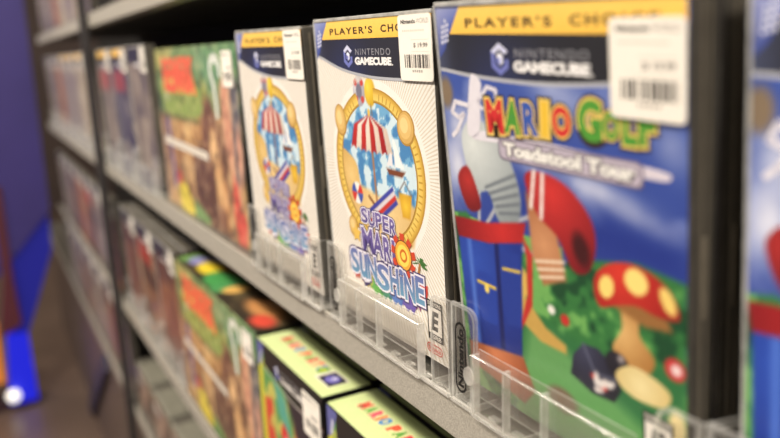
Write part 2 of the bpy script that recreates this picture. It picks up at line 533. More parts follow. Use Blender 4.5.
    # tan knobs sitting on the ring
    for (x, z, rx, rz, ro) in ((27, 129, 7.6, 10, .2), (104, 130, 9, 9.6, 0), (33, 62, 6, 7, 0)):
        A.poly(circle_pts(x, z, rx, rz, 28, ro), (176, 134, 62)); A.up()
        for q, c in ((.9, (208, 168, 96)), (.7, (222, 186, 116)), (.45, (236, 206, 142))):
            A.poly(circle_pts(x - rx * .15 * (1 - q) * 2, z + rz * .15 * (1 - q) * 2, rx * q, rz * q, 24, ro), c); A.up()
    band(A)
    # paint splash below the title
    sp = [((196, 60, 52), 28, 37, 26, 32), ((226, 150, 60), 36, 46, 26, 34), ((236, 214, 84), 42, 54, 24, 34), ((96, 168, 76), 50, 68, 22, 33), ((74, 138, 112), 62, 78, 22, 32),
          ((84, 120, 190), 74, 90, 22, 32), ((104, 86, 168), 88, 104, 22, 34), ((140, 60, 120), 100, 110, 26, 36), ((206, 70, 60), 108, 117, 34, 44)]
    for c, x0, x1, z0, z1 in sp:
        k = 5; top = [(x1, z1), (x0, z1)]
        bot = []
        for i in range(k + 1):
            bot.append((x0 + (x1 - x0) * i / k, z0 + (3.0 if i % 2 else 0.0) + (0 if i not in (0, k) else 3)))
        A.poly(bot + top, c)
    A.up()
    # little palm by the title
    A.poly([(106, 44), (109, 44), (111, 55), (109.5, 56)], (170, 118, 64))
    for a in (20, 60, 110, 150, 190, -15):
        t = math.radians(a); A.poly([(110, 56), (110 + 4 * math.cos(t + .3), 56 + 3.2 * math.sin(t + .3)), (110 + 8.5 * math.cos(t), 55.5 + 5.0 * math.sin(t) - 1), (110 + 4 * math.cos(t - .3), 55 + 3.0 * math.sin(t - .3))], (70, 118, 60))
    A.up()
    # title
    P1, P2, TL = (118, 102, 168), (84, 72, 136), (112, 168, 196)
    def word(letters, z0, z1, col, top, out=(232, 228, 240), dark=(66, 52, 104)):
        for (ch, x0, x1, dz, r) in letters:
            A.text(ch, x0, z0 + dz, x1, z1 + dz, col, 0.03, outs=((0.125, dark), (0.085, out)), rot=r, col_top=top)
    lay = A.lay
    def rowtext(items, z0, z1, col, top):
        base = A.lay; mx = base
        for it in items:
            A.lay = base; word([it], z0, z1, col, top); mx = max(mx, A.lay)
        A.lay = mx
    rowtext([('S', 45, 53, .5, .08), ('U', 54, 62, 0, -.04), ('P', 63, 70.5, .5, .05), ('E', 71.5, 78.5, 0, 0), ('R', 79.5, 87, -.5, -.06)], 66.5, 76, P2, P1)
    rowtext([('M', 44, 58, 0, .06), ('A', 57.5, 70, 0, -.03), ('R', 70.5, 79.5, -1, .04), ('I', 80.5, 84, -1, 0)], 48.5, 64, P2, P1)
    # sun standing where the round letter is
    sx, sz = 93, 56
    for k in range(9):
        a = 2 * PI * k / 9 + .2
        A.poly([(sx + 9 * math.cos(a - .25), sz + 9 * math.sin(a - .25)), (sx + 13.4 * math.cos(a - .18), sz + 13.4 * math.sin(a - .18)),
                (sx + 13.4 * math.cos(a + .18), sz + 13.4 * math.sin(a + .18)), (sx + 9 * math.cos(a + .25), sz + 9 * math.sin(a + .25))], (206, 74, 48))
    A.up()
    A.poly(circle_pts(sx, sz, 9.4, 9.4, 30), (120, 70, 40)); A.up()
    A.poly(circle_pts(sx, sz, 8.6, 8.6, 30), (242, 172, 66)); A.up()
    A.poly(circle_pts(sx, sz, 6.6, 6.6, 30), (250, 214, 96)); A.up()
    A.ring(sx + .4, sz, 2.4, 4.0, (206, 112, 40), 24); A.up()
    # small yellow star at the left of the title
    st = []
    for k in range(10):
        r = 6.5 if k % 2 == 0 else 3.4
        st.append((37 + r * math.cos(PI / 2 + k * PI / 5), 58 + r * math.sin(PI / 2 + k * PI / 5)))
    A.poly(smooth_closed(st, 3), (230, 190, 92)); A.up()
    rowtext([('S', 26, 37, 1, .05), ('u', 38, 48, 0, 0), ('N', 48.5, 60, 1, .03), ('S', 60.5, 75, -1.5, -.04), ('H', 76, 86, 0, .02), ('i', 87, 91.5, 1, 0), ('N', 92.5, 103.5, 0, .03), ('E', 104.5, 113.5, 1.5, 0)], 29.5, 46, (100, 152, 184), (104, 112, 172))
    rating(A, 115.6, 13.4, 14.6, 23.6)
    oval_logo(A, 113.4, 5.2, 129, 10.8, (206, 70, 58))
    # grey strip along the foot of the sheet
    A.rect(1, 1, 112, 3.6, (196, 190, 182)); A.up()
    return A

def cover_golf():
    """blue-sky golf cover: multicoloured title over a golf bag, toadstool, hills and bunker"""
    A = Art()
    cv = Canvas(134, 188, 0.9, (66, 92, 172))
    t = np.clip((cv.Z - 60) / 120, 0, 1)[..., None]
    cv.c = np.array((40, 60, 142.)) * (1 - t) + np.array((66, 90, 168.)) * t
    # clouds
    n = cv.noise(22, 11, 4)
    nd = cv.noise(26, 4, 4)
    cl = np.clip((n - .52) * 5, 0, 1) * np.clip((cv.Z - 80) / 30, 0, 1)
    cv.blend(cl * .55, (176, 184, 222))
    for (x, z, rx, rz, k) in ((26, 134, 14, 9, .8), (8, 116, 9, 14, .8), (94, 120, 24, 6, .75), (110, 113, 16, 4, .6), (78, 154, 15, 8, .8), (9, 134, 5, 7, .6), (128, 140, 8, 8, .5), (60, 122, 12, 4, .5)):
        q = np.exp(-(((cv.X - x) / rx) ** 2 + ((cv.Z - z - .25 * (cv.X - x) * -1) / rz) ** 2)) * (0.35 + 1.1 * nd)
        cv.blend(q * k, (222, 224, 238))
    cv.poly([(44, 108), (70, 92), (134, 92), (134, 108), (100, 112)], (34, 54, 138), soft=16)
    cv.ell(3, 150, 5, 7, (130, 112, 92), soft=3)
    # distant trees and fairway
    cv.poly([(0, 92), (10, 94), (44, 80), (58, 88), (74, 84), (90, 91), (112, 96), (134, 94), (134, 0), (0, 0)], (52, 118, 62), soft=2)
    n2 = cv.noise(9, 21, 3)
    low = cv.Z < 95
    cv.blend(np.where(low, np.clip((n2 - .54) * 8, 0, 1), 0) * (cv.Z < 92), (110, 172, 92))
    cv.blend(np.where(low, np.clip((.44 - n2) * 9, 0, 1), 0) * (cv.Z < 88), (22, 72, 44))
    cv.poly([(44, 58), (70, 54), (100, 52), (134, 62), (134, 0), (44, 0)], (46, 112, 64), soft=5)
    cv.poly([(50, 47), (66, 50), (90, 38), (112, 30), (134, 26), (134, 0), (40, 0), (46, 30)], (98, 156, 92), soft=7)
    cv.poly([(44, 66), (50, 62), (62, 52), (74, 48), (74, 44), (58, 44), (45, 50)], (198, 160, 84), soft=2)
    cv.poly([(44, 80), (52, 74), (52, 64), (46, 60)], (214, 178, 92), soft=2)
    for (x, z, r, c) in ((66, 62, 2.2, (240, 236, 230)), (74, 60, 2.6, (196, 50, 46)), (129, 60, 4.5, (200, 58, 60))): cv.ell(x, z, r, r, c, soft=1.5)
    cv.ell(129.5, 60, 2.2, 2.2, (240, 220, 220), soft=1.5)
    # toadstool
    cv.poly([(104, 80), (114, 80), (113, 68), (120, 60), (116, 52), (104, 51), (100, 58), (105, 68)], (226, 184, 120), smooth=True, col2=(168, 116, 60), light=(104, 66))
    cv.poly([(98, 76), (112, 80), (126, 78), (128, 74), (116, 72)], (150, 104, 58), soft=2)
    cv.poly([(91, 80), (93, 87), (100, 92.5), (110, 95), (121, 93), (128, 88), (131, 80), (122, 78), (112, 79), (102, 76), (94, 73)], (214, 58, 46), smooth=True, col2=(150, 30, 30), light=(104, 90))
    cv.ell(97.6, 82.4, 3.6, 5.0, (244, 216, 122), rot=-.3); cv.ell(112, 88.6, 5.4, 5.2, (246, 220, 128)); cv.ell(126, 85.4, 2.8, 5.4, (240, 208, 116), rot=.5)
    # dark boulder with a mottled flower patch on it
    cv.poly([(76, 36), (78, 46), (84, 53), (92, 54), (101, 49), (104, 40), (100, 33), (88, 32)], (62, 66, 92), col2=(22, 22, 36), light=(84, 50))
    cv.line((84, 53), (90, 42), 1, (96, 100, 124)); cv.line((90, 42), (102, 44), 1, (90, 94, 118))
    for k in range(14):
        rr = random.Random(k); cv.ell(94 + rr.uniform(-6, 6), 38 + rr.uniform(-4, 3.5), rr.uniform(1, 2.2), rr.uniform(1, 2.2), rr.choice(((226, 220, 218), (206, 60, 54), (224, 212, 208))), soft=1.4)
    cv.ell(102, 51, 6, 5.5, (40, 40, 52), col2=(24, 24, 34)); cv.ell(104, 54, 1.6, 1.6, (170, 160, 160), soft=2)
    # sand bunkers
    cv.poly([(101, 47), (108, 53), (118, 53), (127, 49), (124, 42), (112, 40), (104, 42)], (238, 222, 168), smooth=True, col2=(214, 190, 126))
    cv.ell(130, 36, 4, 8, (236, 216, 156), soft=2)
    cv.ell(70, 20, 9, 6, (120, 98, 84), soft=3)
    # clubs standing in the bag
    for p, q in (((20, 92), (24, 122)), ((26, 92), (46, 116)), ((30, 90), (62, 104)), ((32, 88), (60, 84))):
        cv.line(p, q, 2.0, (176, 178, 188), soft=1.2)
    # hanging brown towel with pale stripes
    cv.poly([(54, 112), (70, 106), (76, 78), (62, 72), (56, 84)], (206, 148, 106), soft=2, col2=(158, 98, 64))
    for k in range(3): cv.line((58 + k, 82 - k * 3.4), (75 - k * .4, 86 - k * 3.4), 1.3, (240, 220, 196), soft=1.2)
    # red driver cover with white bands
    cv.poly([(54, 118), (62, 122), (78, 119), (90, 109), (93, 98), (89, 86), (80, 84), (72, 96), (60, 104)], (206, 52, 50), smooth=True, col2=(118, 22, 32), light=(70, 114))
    for k in (0, 1): cv.line((60 + k * 5, 121.5 - k * .5), (57 + k * 6, 106 - k * 3.6), 2.0, (238, 230, 226), soft=1.2)
    cv.ell(85, 94, 4.4, 7, (64, 20, 26), rot=.3, soft=3)
    # pale knitted club cover with grey rings
    cv.poly([(12, 131), (20, 139), (33, 137), (44, 126), (50, 112), (50, 102), (46, 95), (38, 93), (33, 97), (29, 107), (20, 106), (14, 116)], (218, 224, 224), smooth=True, col2=(132, 142, 148), light=(20, 128))
    for k in range(5): cv.line((27 + k * 2.2, 109 - k * 2.6), (48 + k * .4, 118 - k * 4.2), 1.4, (104, 112, 122), soft=1.2)
    # small red iron cover
    cv.poly([(6, 110), (14, 117), (20, 108), (22, 98), (12, 96)], (186, 50, 48), smooth=True, col2=(110, 24, 30), light=(14, 110))
    # golf bag: red collar, blue body, seams, buckled pocket, brown leather foot
    cv.poly([(2, 84), (4, 20), (44, 26), (50, 92)], (44, 80, 180), soft=1.2, col2=(20, 38, 118), light=(14, 70))
    cv.poly([(9, 80), (12, 82), (13, 24), (10, 24)], (78, 116, 208), soft=3); cv.poly([(30, 84), (33, 84), (32, 26), (29, 26)], (18, 30, 92), soft=2)
    cv.poly(rrect(15, 40, 28, 66, 3), (36, 66, 162)); cv.line((15, 60), (28, 60), 1.6, (230, 196, 76)); cv.ell(21.5, 58, 1.8, 2.4, (240, 212, 110))
    cv.poly([(34, 80), (47, 82), (46, 46), (35, 44)], (34, 60, 150), soft=1.4); cv.line((35, 72), (46.5, 73.5), 1.4, (230, 196, 76))
    cv.poly([(0, 90), (2, 80), (26, 82), (50, 88), (53, 98), (26, 92)], (200, 46, 46), soft=1.2, col2=(130, 24, 32), light=(36, 90))
    cv.poly([(3, 24), (3, 12), (44, 6), (52, 16), (45, 31)], (206, 126, 84), soft=1.6, col2=(140, 70, 44), light=(24, 24))
    cv.poly([(50, 92), (56, 84), (54, 60), (46, 46), (46, 50), (51, 64), (52, 82)], (190, 48, 46), soft=1.4)
    A.canvas(cv, .6, .8)
    band(A, dz=-1.0, ink=(36, 36, 42), low_pts=((1, 162.5), (10, 161), (30, 159.6), (56, 158.7), (78, 159), (103, 160.6), (134, 164)))
    # swirl and club flourish left of the title
    for (p) in ([(22, 133), (32, 136), (46, 133.5), (46, 132), (24, 131)], [(18, 133), (26, 134), (29, 150), (30, 157), (24, 160), (21, 152), (19, 143)]):
        A.poly(smooth_closed(p, 5), (226, 222, 232))
    def stroke(pts, w, c):
        P = np.array(pts, float)
        for i in range(len(P) - 1):
            d = P[i + 1] - P[i]; L = np.hypot(*d) + 1e-9; nn = np.array([-d[1], d[0]]) / L * w / 2; e = d / L * w * .25
            A.poly([P[i] - nn - e, P[i + 1] - nn + e, P[i + 1] + nn + e, P[i] + nn - e], c)
    stroke([(27, 148), (34, 155), (40, 154), (39, 148), (34, 144), (29, 146)], 1.8, (226, 222, 232))
    stroke([(20, 146), (10, 147), (7, 142), (12, 140), (16, 142), (10, 134), (6, 131)], 2.2, (226, 222, 232))
    A.up()
    A.poly(smooth_closed([(30, 134), (60, 131.5), (118, 129), (128, 130.5), (120, 133), (60, 135.5)], 5), (216, 208, 220)); A.up()
    K = (54, 42, 40); Y = (232, 200, 110)
    def letters(items):
        base = A.lay; mx = base
        for (ch, x0, x1, z0, z1, c, r) in items:
            A.lay = base
            A.text(ch, x0, z0, x1, z1, c, 0.05, outs=((0.16, K), (0.11, Y)), rot=r)
            mx = max(mx, A.lay)
        A.lay = mx
    R_, G_, B_, Yl = (206, 48, 50), (78, 150, 56), (54, 88, 172), (232, 190, 60)
    letters([('M', 32.5, 43.5, 135.5, 150, R_, .05), ('A', 44.5, 54.5, 136.5, 150.5, G_, -.06), ('R', 56, 65, 137, 150.5, B_, .04), ('I', 67, 71, 137.5, 151.5, Yl, -.03), ('O', 73, 83, 138.5, 150.5, R_, 0)])
    letters([('G', 87, 98.5, 138.5, 154, G_, .03), ('O', 99, 106.5, 140.5, 150.5, G_, 0), ('L', 108, 114.5, 139.5, 153, G_, 0), ('F', 115, 122, 140, 153, G_, .04)])
    A.poly(rrect(39, 124.6, 117, 134.4, 3), (122, 112, 132)); A.up()
    A.poly(rrect(40, 125.4, 116, 133.6, 2.6), (186, 176, 192)); A.up()
    A.text('Toadstool Tour', 42.5, 126.8, 113.5, 132.6, (240, 238, 234), 0.05, outs=((0.13, (104, 98, 104)),))
    rating(A, 115, 15, 14, 23)
    oval_logo(A, 112, 5.5, 128, 11.2, (226, 224, 220))
    return A

def bongo_canvas(w, h, res):
    cv = Canvas(w, h, res, (58, 104, 62))
    n = cv.noise(40, 31, 3)
    cv.blend(np.clip((n - .45) * 5, 0, 1), (112, 148, 84))
    cv.blend(np.clip((.42 - n) * 6, 0, 1), (26, 62, 38))
    cv.poly([(0, 192), (90, 192), (70, 170), (0, 168)], (168, 164, 84), soft=18)
    cv.poly([(180, 192), (330, 192), (330, 150), (210, 150)], (70, 134, 92), soft=24)
    cv.poly([(206, 158), (226, 150), (222, 110), (196, 116)], (150, 160, 70), soft=14)
    # warm lower half: tan and brown drums
    cv.poly([(0, 112), (330, 128), (330, 0), (0, 0)], (178, 136, 90), soft=10)
    n2 = cv.noise(24, 8, 2)
    cv.blend((cv.Z < 116) * np.clip((.46 - n2) * 6, 0, 1), (98, 58, 40))
    cv.blend((cv.Z < 116) * np.clip((n2 - .6) * 6, 0, 1), (226, 180, 120))
    for (x, z, rx, rz, a, b) in ((90, 92, 22, 34, (226, 180, 112), (150, 96, 52)), (140, 96, 26, 34, (238, 198, 128), (166, 110, 58)), (196, 98, 24, 40, (196, 140, 76), (110, 64, 38)), (60, 60, 18, 26, (206, 150, 92), (130, 78, 46))):
        cv.ell(x, z, rx, rz, a, col2=b, soft=6)
    cv.poly([(150, 72), (180, 84), (214, 80), (236, 50), (262, 16), (262, 0), (170, 0), (146, 34)], (72, 38, 30), soft=8, smooth=True)
    cv.ell(222, 100, 30, 40, (96, 54, 40), soft=10)
    cv.ell(232, 90, 14, 20, (238, 186, 128), soft=7); cv.ell(252, 42, 20, 36, (232, 184, 122), rot=.3, col2=(196, 130, 78), soft=8); cv.ell(246, 18, 14, 12, (104, 58, 42), soft=8)
    cv.poly([(270, 150), (306, 156), (312, 20), (296, 60), (276, 92)], (206, 138, 112), soft=12, smooth=True)
    cv.poly([(300, 160), (328, 160), (328, 70), (304, 60)], (74, 76, 92), soft=10)
    cv.poly([(292, 70), (304, 60), (318, 4), (296, 0), (286, 30)], (210, 60, 52), soft=6)
    cv.ell(316, 20, 8, 16, (206, 54, 52), soft=4); cv.ell(318, 90, 7, 26, (220, 152, 128), soft=6)
    cv.poly([(30, 116), (46, 112), (58, 24), (44, 22)], (84, 76, 150), soft=6)
    cv.poly([(60, 26), (92, 40), (134, 4), (80, 0)], (236, 216, 60), soft=6, smooth=True)
    cv.poly([(134, 22), (196, 8), (196, 0), (134, 0)], (70, 140, 70), soft=8)
    cv.poly([(60, 46), (84, 48), (90, 36), (62, 28)], (180, 52, 46), soft=5)
    cv.poly([(0, 110), (20, 108), (22, 0), (0, 0)], (146, 112, 96), soft=8)
    # green title ground with rounded foot
    cv.poly([(26, 150), (180, 148), (200, 140), (204, 126), (178, 116), (100, 112), (36, 116), (26, 126)], (118, 152, 62), soft=6, smooth=True)
    cv.poly([(30, 160), (182, 156), (190, 142), (30, 140)], (214, 208, 72), soft=6)
    cv.line((26, 112), (186, 112), 4, (66, 74, 34), soft=6)
    return cv

def bongo_art():
    A = Art()
    cv = bongo_canvas(330, 192, 2.5)
    n = cv.noise(9, 61, 2)
    cv.blend(np.clip((n - .5) * 4, 0, 1) * .35, (236, 206, 160)); cv.blend(np.clip((.44 - n) * 5, 0, 1) * .45, (48, 36, 28))
    cv.c = cv.c * .82 + np.array((226, 206, 176)) * .18  # pale warm veil mixed into the print, standing in for haze and exposure
    A.canvas(cv)
    A.text('DONKEY', 36, 158, 176, 180, (234, 112, 82), 0.04, outs=((0.10, (216, 92, 60)),))
    A.text('KONGA', 40, 142, 180, 166, (234, 108, 80), 0.04, outs=((0.11, (218, 90, 58)),))
    A.poly([(14, 76), (14, 86), (210, 82), (210, 73)], (222, 214, 200)); A.up()
    # white hook flourish and small badge
    P = circle_pts(258, 167, 16, 12, 18, 0, -.5, PI, True).tolist() + [[248, 158], [254, 146], [256, 120]]
    for i in range(len(P) - 1):
        a, b = np.array(P[i]), np.array(P[i + 1]); d = b - a; L = np.hypot(*d) + 1e-9; nn = np.array([-d[1], d[0]]) / L * 4.5
        A.poly([a - nn, b - nn, b + nn, a + nn], (220, 224, 216))
    A.up()
    A.poly(circle_pts(45, 136, 5, 7, 16), (196, 196, 170)); A.up()
    return A

def bongo_top():
    A = Art()
    cv = Canvas(330, 90, 3.0, (54, 46, 36))
    n = cv.noise(30, 3, 2)
    cv.blend(np.clip((n - .5) * 5, 0, 1), (86, 74, 52))
    cv.ell(16, 20, 20, 18, (108, 150, 78), soft=8)
    cv.ell(38, 24, 22, 14, (142, 140, 196), soft=6); cv.ell(60, 50, 24, 14, (124, 124, 190), soft=6)
    cv.ell(84, 28, 34, 18, (234, 208, 56), soft=6); cv.ell(112, 44, 18, 10, (130, 46, 34), soft=8)
    cv.ell(140, 24, 38, 22, (70, 148, 78), soft=8); cv.ell(172, 20, 18, 24, (74, 142, 84), soft=8)
    cv.ell(186, 26, 14, 16, (222, 176, 96), soft=6)
    cv.ell(270, 30, 40, 16, (196, 138, 84), soft=10); cv.ell(262, 52, 22, 12, (214, 166, 120), soft=10); cv.ell(304, 16, 20, 12, (206, 74, 58), soft=8); cv.ell(310, 60, 22, 12, (170, 140, 66), soft=10)
    A.canvas(cv)
    return A

def party_front(seed):
    A = Art()
    W_, H_ = 153, 187
    cv = Canvas(W_, H_, 2.0, (196, 190, 96))
    n = cv.noise(16, 50 + seed, 2)
    cv.blend(np.clip((n - .52) * 7, 0, 1), (206, 74, 54)); cv.blend(np.clip((.42 - n) * 7, 0, 1), (92, 150, 84))
    cv.poly([(0, 182), (10, 182), (16, 0), (0, 0)], (206, 200, 60), soft=4)
    cv.poly([(40, 162), (70, 150), (80, 110), (50, 130)], (84, 164, 146), soft=8)
    cv.poly([(70, 160), (157, 160), (157, 60), (110, 90)], (44, 34, 44), soft=12)
    for (x, z, r, c) in ((92, 112, 12, (196, 138, 84)), (108, 100, 13, (150, 62, 52)), (100, 84, 12, (214, 168, 110)), (132, 82, 18, (52, 84, 172)), (84, 60, 20, (90, 150, 70)), (40, 60, 22, (216, 170, 80))): cv.ell(x, z, r, r, c, soft=5)
    cv.ell(66, 98, 12, 24, (212, 44, 46), rot=.25, soft=3); cv.ell(66, 102, 5, 10, (236, 206, 200), rot=.25, soft=3)
    A.canvas(cv)
    xs = np.linspace(16, 153, 24)
    low = 166 - 8 * np.sin((xs - 16) / 160 * PI * .9)
    for i in range(23):
        A.poly([(xs[i], low[i]), (xs[i + 1], low[i + 1]), (xs[i + 1], 187), (xs[i], 187)], (30, 27, 28))
        A.poly([(xs[i], low[i] - 3.6), (xs[i + 1], low[i + 1] - 3.6), (xs[i + 1], low[i + 1] - 2), (xs[i], low[i] - 2)], (176, 170, 168))
    A.up()
    A.poly([(0, 187), (0, 160), (8, 164), (18, 184), (18, 187)], (96, 100, 160)); A.up()
    for k in range(5): A.poly([(5 + k * .6, 166 + k * 2.6), (7.4 + k * .6, 163.8 + k * 2.6), (10 + k * .6, 166 + k * 2.6), (7.4 + k * .6, 168 + k * 2.6)], (206, 206, 222))
    A.up()
    cube_mark(A, 46, 163, 11, 14)
    A.text('NINTENDO', 60, 172, 110, 176, (150, 148, 152), 0, spacing=1.2)
    A.text('GAMECUBE', 60, 164.5, 112, 170, (238, 234, 230), 0.035)
    return A

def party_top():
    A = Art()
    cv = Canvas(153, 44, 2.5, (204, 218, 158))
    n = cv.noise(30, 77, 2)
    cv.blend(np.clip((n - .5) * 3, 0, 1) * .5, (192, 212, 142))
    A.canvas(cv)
    A.rect(112, 11, 140, 31, (224, 220, 206)); A.up()
    A.rect(116, 12.5, 139, 29.5, (34, 30, 44)); A.up()
    A.poly(circle_pts(127.5, 21, 8, 6.6, 20), (112, 104, 176)); A.up(); cube_mark(A, 123.5, 16, 8, 10, (206, 204, 236), (120, 114, 190))
    cols = [(218, 70, 62), (96, 168, 70), (222, 84, 112), (224, 120, 60), (70, 140, 196), None, (222, 88, 60), (96, 164, 70), (216, 70, 76), (226, 110, 96), (84, 130, 190)]
    x = 17.0; base = A.lay; mx = base
    for ch, c in zip('MARIO PARTY', cols):
        if c is None: x += 4; continue
        w = 3.0 if ch == 'I' else 8.0
        A.lay = base
        A.text(ch, x, 17.5, x + w, 29.0, c, 0.075, outs=((0.15, (238, 226, 172)),)); mx = max(mx, A.lay)
        x += w + 1.0
    A.lay = mx
    A.poly(circle_pts(106, 22.5, 5, 6.2, 20), (96, 152, 60)); A.up(); A.poly(circle_pts(106, 22.5, 3, 4, 20), (190, 206, 70)); A.up()
    return A

def plain_cover(cols, seed, yellow=False):
    """a cover too far off to read: its own colour fields only"""
    A = Art()
    cv = Canvas(133, 187.5, 4.0, cols[0])
    n = cv.noise(34, seed, 3); n2 = cv.noise(50, seed + 99, 2)
    cv.blend(np.clip((n - .48) * 5, 0, 1), cols[1]); cv.blend(np.clip((.42 - n2) * 6, 0, 1), cols[2])
    if len(cols) > 3: cv.poly([(6, 156), (104, 156), (104, 124), (6, 124)], cols[3], soft=10)
    cv.poly([(0, 187), (133, 187), (133, 168), (0, 166)], (48, 46, 58), soft=4)
    A.canvas(cv, 1, 1)
    if yellow:
        A.poly([(10, 177.6), (134, 177.6), (134, 188.4), (19, 188.4)], (236, 190, 88)); A.up()
    A.rect(52, 163, 94, 167, (226, 224, 224)); A.up()
    return A

# ------------------------------------------------------------------ the keep case
W, H, D = 0.135, 0.19, 0.0145
def case_shell(parent):
    b = MB()
    b.box(0.0, W, 0.0004, D, 0, H, 0, 0.0011, 2)
    # opening seam and ridges along the right edge, finger notch, hinge groove at the left
    b.box(W - 0.0002, W + 0.0004, 0.0050, 0.0062, 0.004, H - 0.004, 1)
    b.box(W - 0.0002, W + 0.0004, 0.0088, 0.0096, 0.004, H - 0.004, 1)
    b.box(W - 0.0004, W + 0.0007, 0.0060, 0.0090, 0.080, 0.110, 1, 0.0003, 1)
    b.box(-0.0004, 0.0002, 0.0046, 0.0056, 0.002, H - 0.002, 1)
    b.box(-0.0004, 0.0002, 0.0094, 0.0104, 0.002, H - 0.002, 1)
    b.box(0.004, W - 0.004, 0.0066, 0.0078, H - 0.0002, H + 0.0003, 1)
    o = b.build('case_shell', [M_shell, M_seam], parent)
    return o

def case_sleeve(parent):
    b = MB()
    # welded film hems at the top and left of the clear sleeve
    b.box(0.0006, W - 0.0006, -0.0006, 0.0008, H - 0.0016, H + 0.0004, 0, 0.0003, 1)
    b.box(-0.0004, 0.0010, -0.0006, 0.0008, 0.0010, H - 0.0012, 0, 0.0003, 1)
    return b.build('clear_sleeve', [M_film], parent)

def make_case(art, label, cat, group, stick=None, name='game_case', price='$ 19.99'):
    r = empty(name)
    tag(r, label, cat, group)
    case_shell(r)
    art.build('cover_sheet', r)
    case_sleeve(r)
    if stick: sticker(r, stick[0], stick[1], price)
    return r

def place(root, pivot_x, d, rot):
    """local x=0 is the left edge; rotate about the middle of the foot"""
    Rm = Euler(rot, 'XYZ').to_matrix()
    base = Vector((pivot_x + W / 2, 0, 0)) + Vector(d)
    root.location = base + Rm @ Vector((-W / 2, 0, 0))
    root.rotation_euler = rot

S = 0.1521
FIT = {-1: ((-0.0079, -0.0040, -0.0006), (0.0402, 0.0152, 0.0113)),
       0: ((-0.0028, -0.0011, 0.0004), (0.0452, 0.0131, 0.0243)),
       1: ((-0.0022, 0.0023, -0.0008), (0.1180, 0.0370, 0.0239)),
       2: ((0.0024, 0.0030, 0.0001), (0.0589, -0.0144, -0.0146))}

A_beach = cover_beach(); A_golf = cover_golf()
G_main = 'game cases in clear trays on the main shelf'
beach = make_case(A_beach, 'sharp white game case with golden ring picture, directly left of the blue golf case', 'game case', G_main, (104.2, 155.6))
place(beach, 0, *FIT[0])
golf = make_case(A_golf, 'large blue golf game case with red capped toadstool picture, price sticker fully visible', 'game case', G_main, (103.8, 149.2), price='$ 19.99')
place(golf, S, *FIT[1])
beach2 = copy_tree(beach)
beach2['label'] = 'slightly blurred white game case with golden ring picture, beside the big jungle coloured box'
place(beach2, -S, *FIT[-1])
golf2 = copy_tree(golf)
golf2['label'] = 'blue golf game case cut off by the right edge of the photo'
place(golf2, 2 * S, *FIT[2])

# second cases waiting behind in the trays (their black edges show between the fronts)
A_back = plain_cover(((180, 176, 170), (140, 140, 150), (120, 110, 110)), 5)
back = make_case(A_back, 'black edged spare game case standing right behind the big blue golf case', 'game case', 'spare cases behind the front ones')
def behind(root, k, n=1):
    d, r = FIT[k]
    Rm = Euler(r, 'XYZ').to_matrix()
    off = Rm @ Vector((0, 0.0158 * n, 0))
    place(root, k * S, Vector(d) + off, r)
behind(back, 1)
for k, lb in ((0, 'black edged spare game case standing right behind the sharp white case'),
              (-1, 'black edged spare game case standing right behind the blurred white case'),
              (2, 'black edged spare game case standing behind the blue case at the right edge')):
    c = copy_tree(back); c['label'] = lb; behind(c, k)

# ------------------------------------------------------------------ clear display tray
def arc(cx, cz, r, a0, a1, n=7):
    return [(cx + r * math.cos(math.radians(a)), cz + r * math.sin(math.radians(a))) for a in np.linspace(a0, a1, n)]

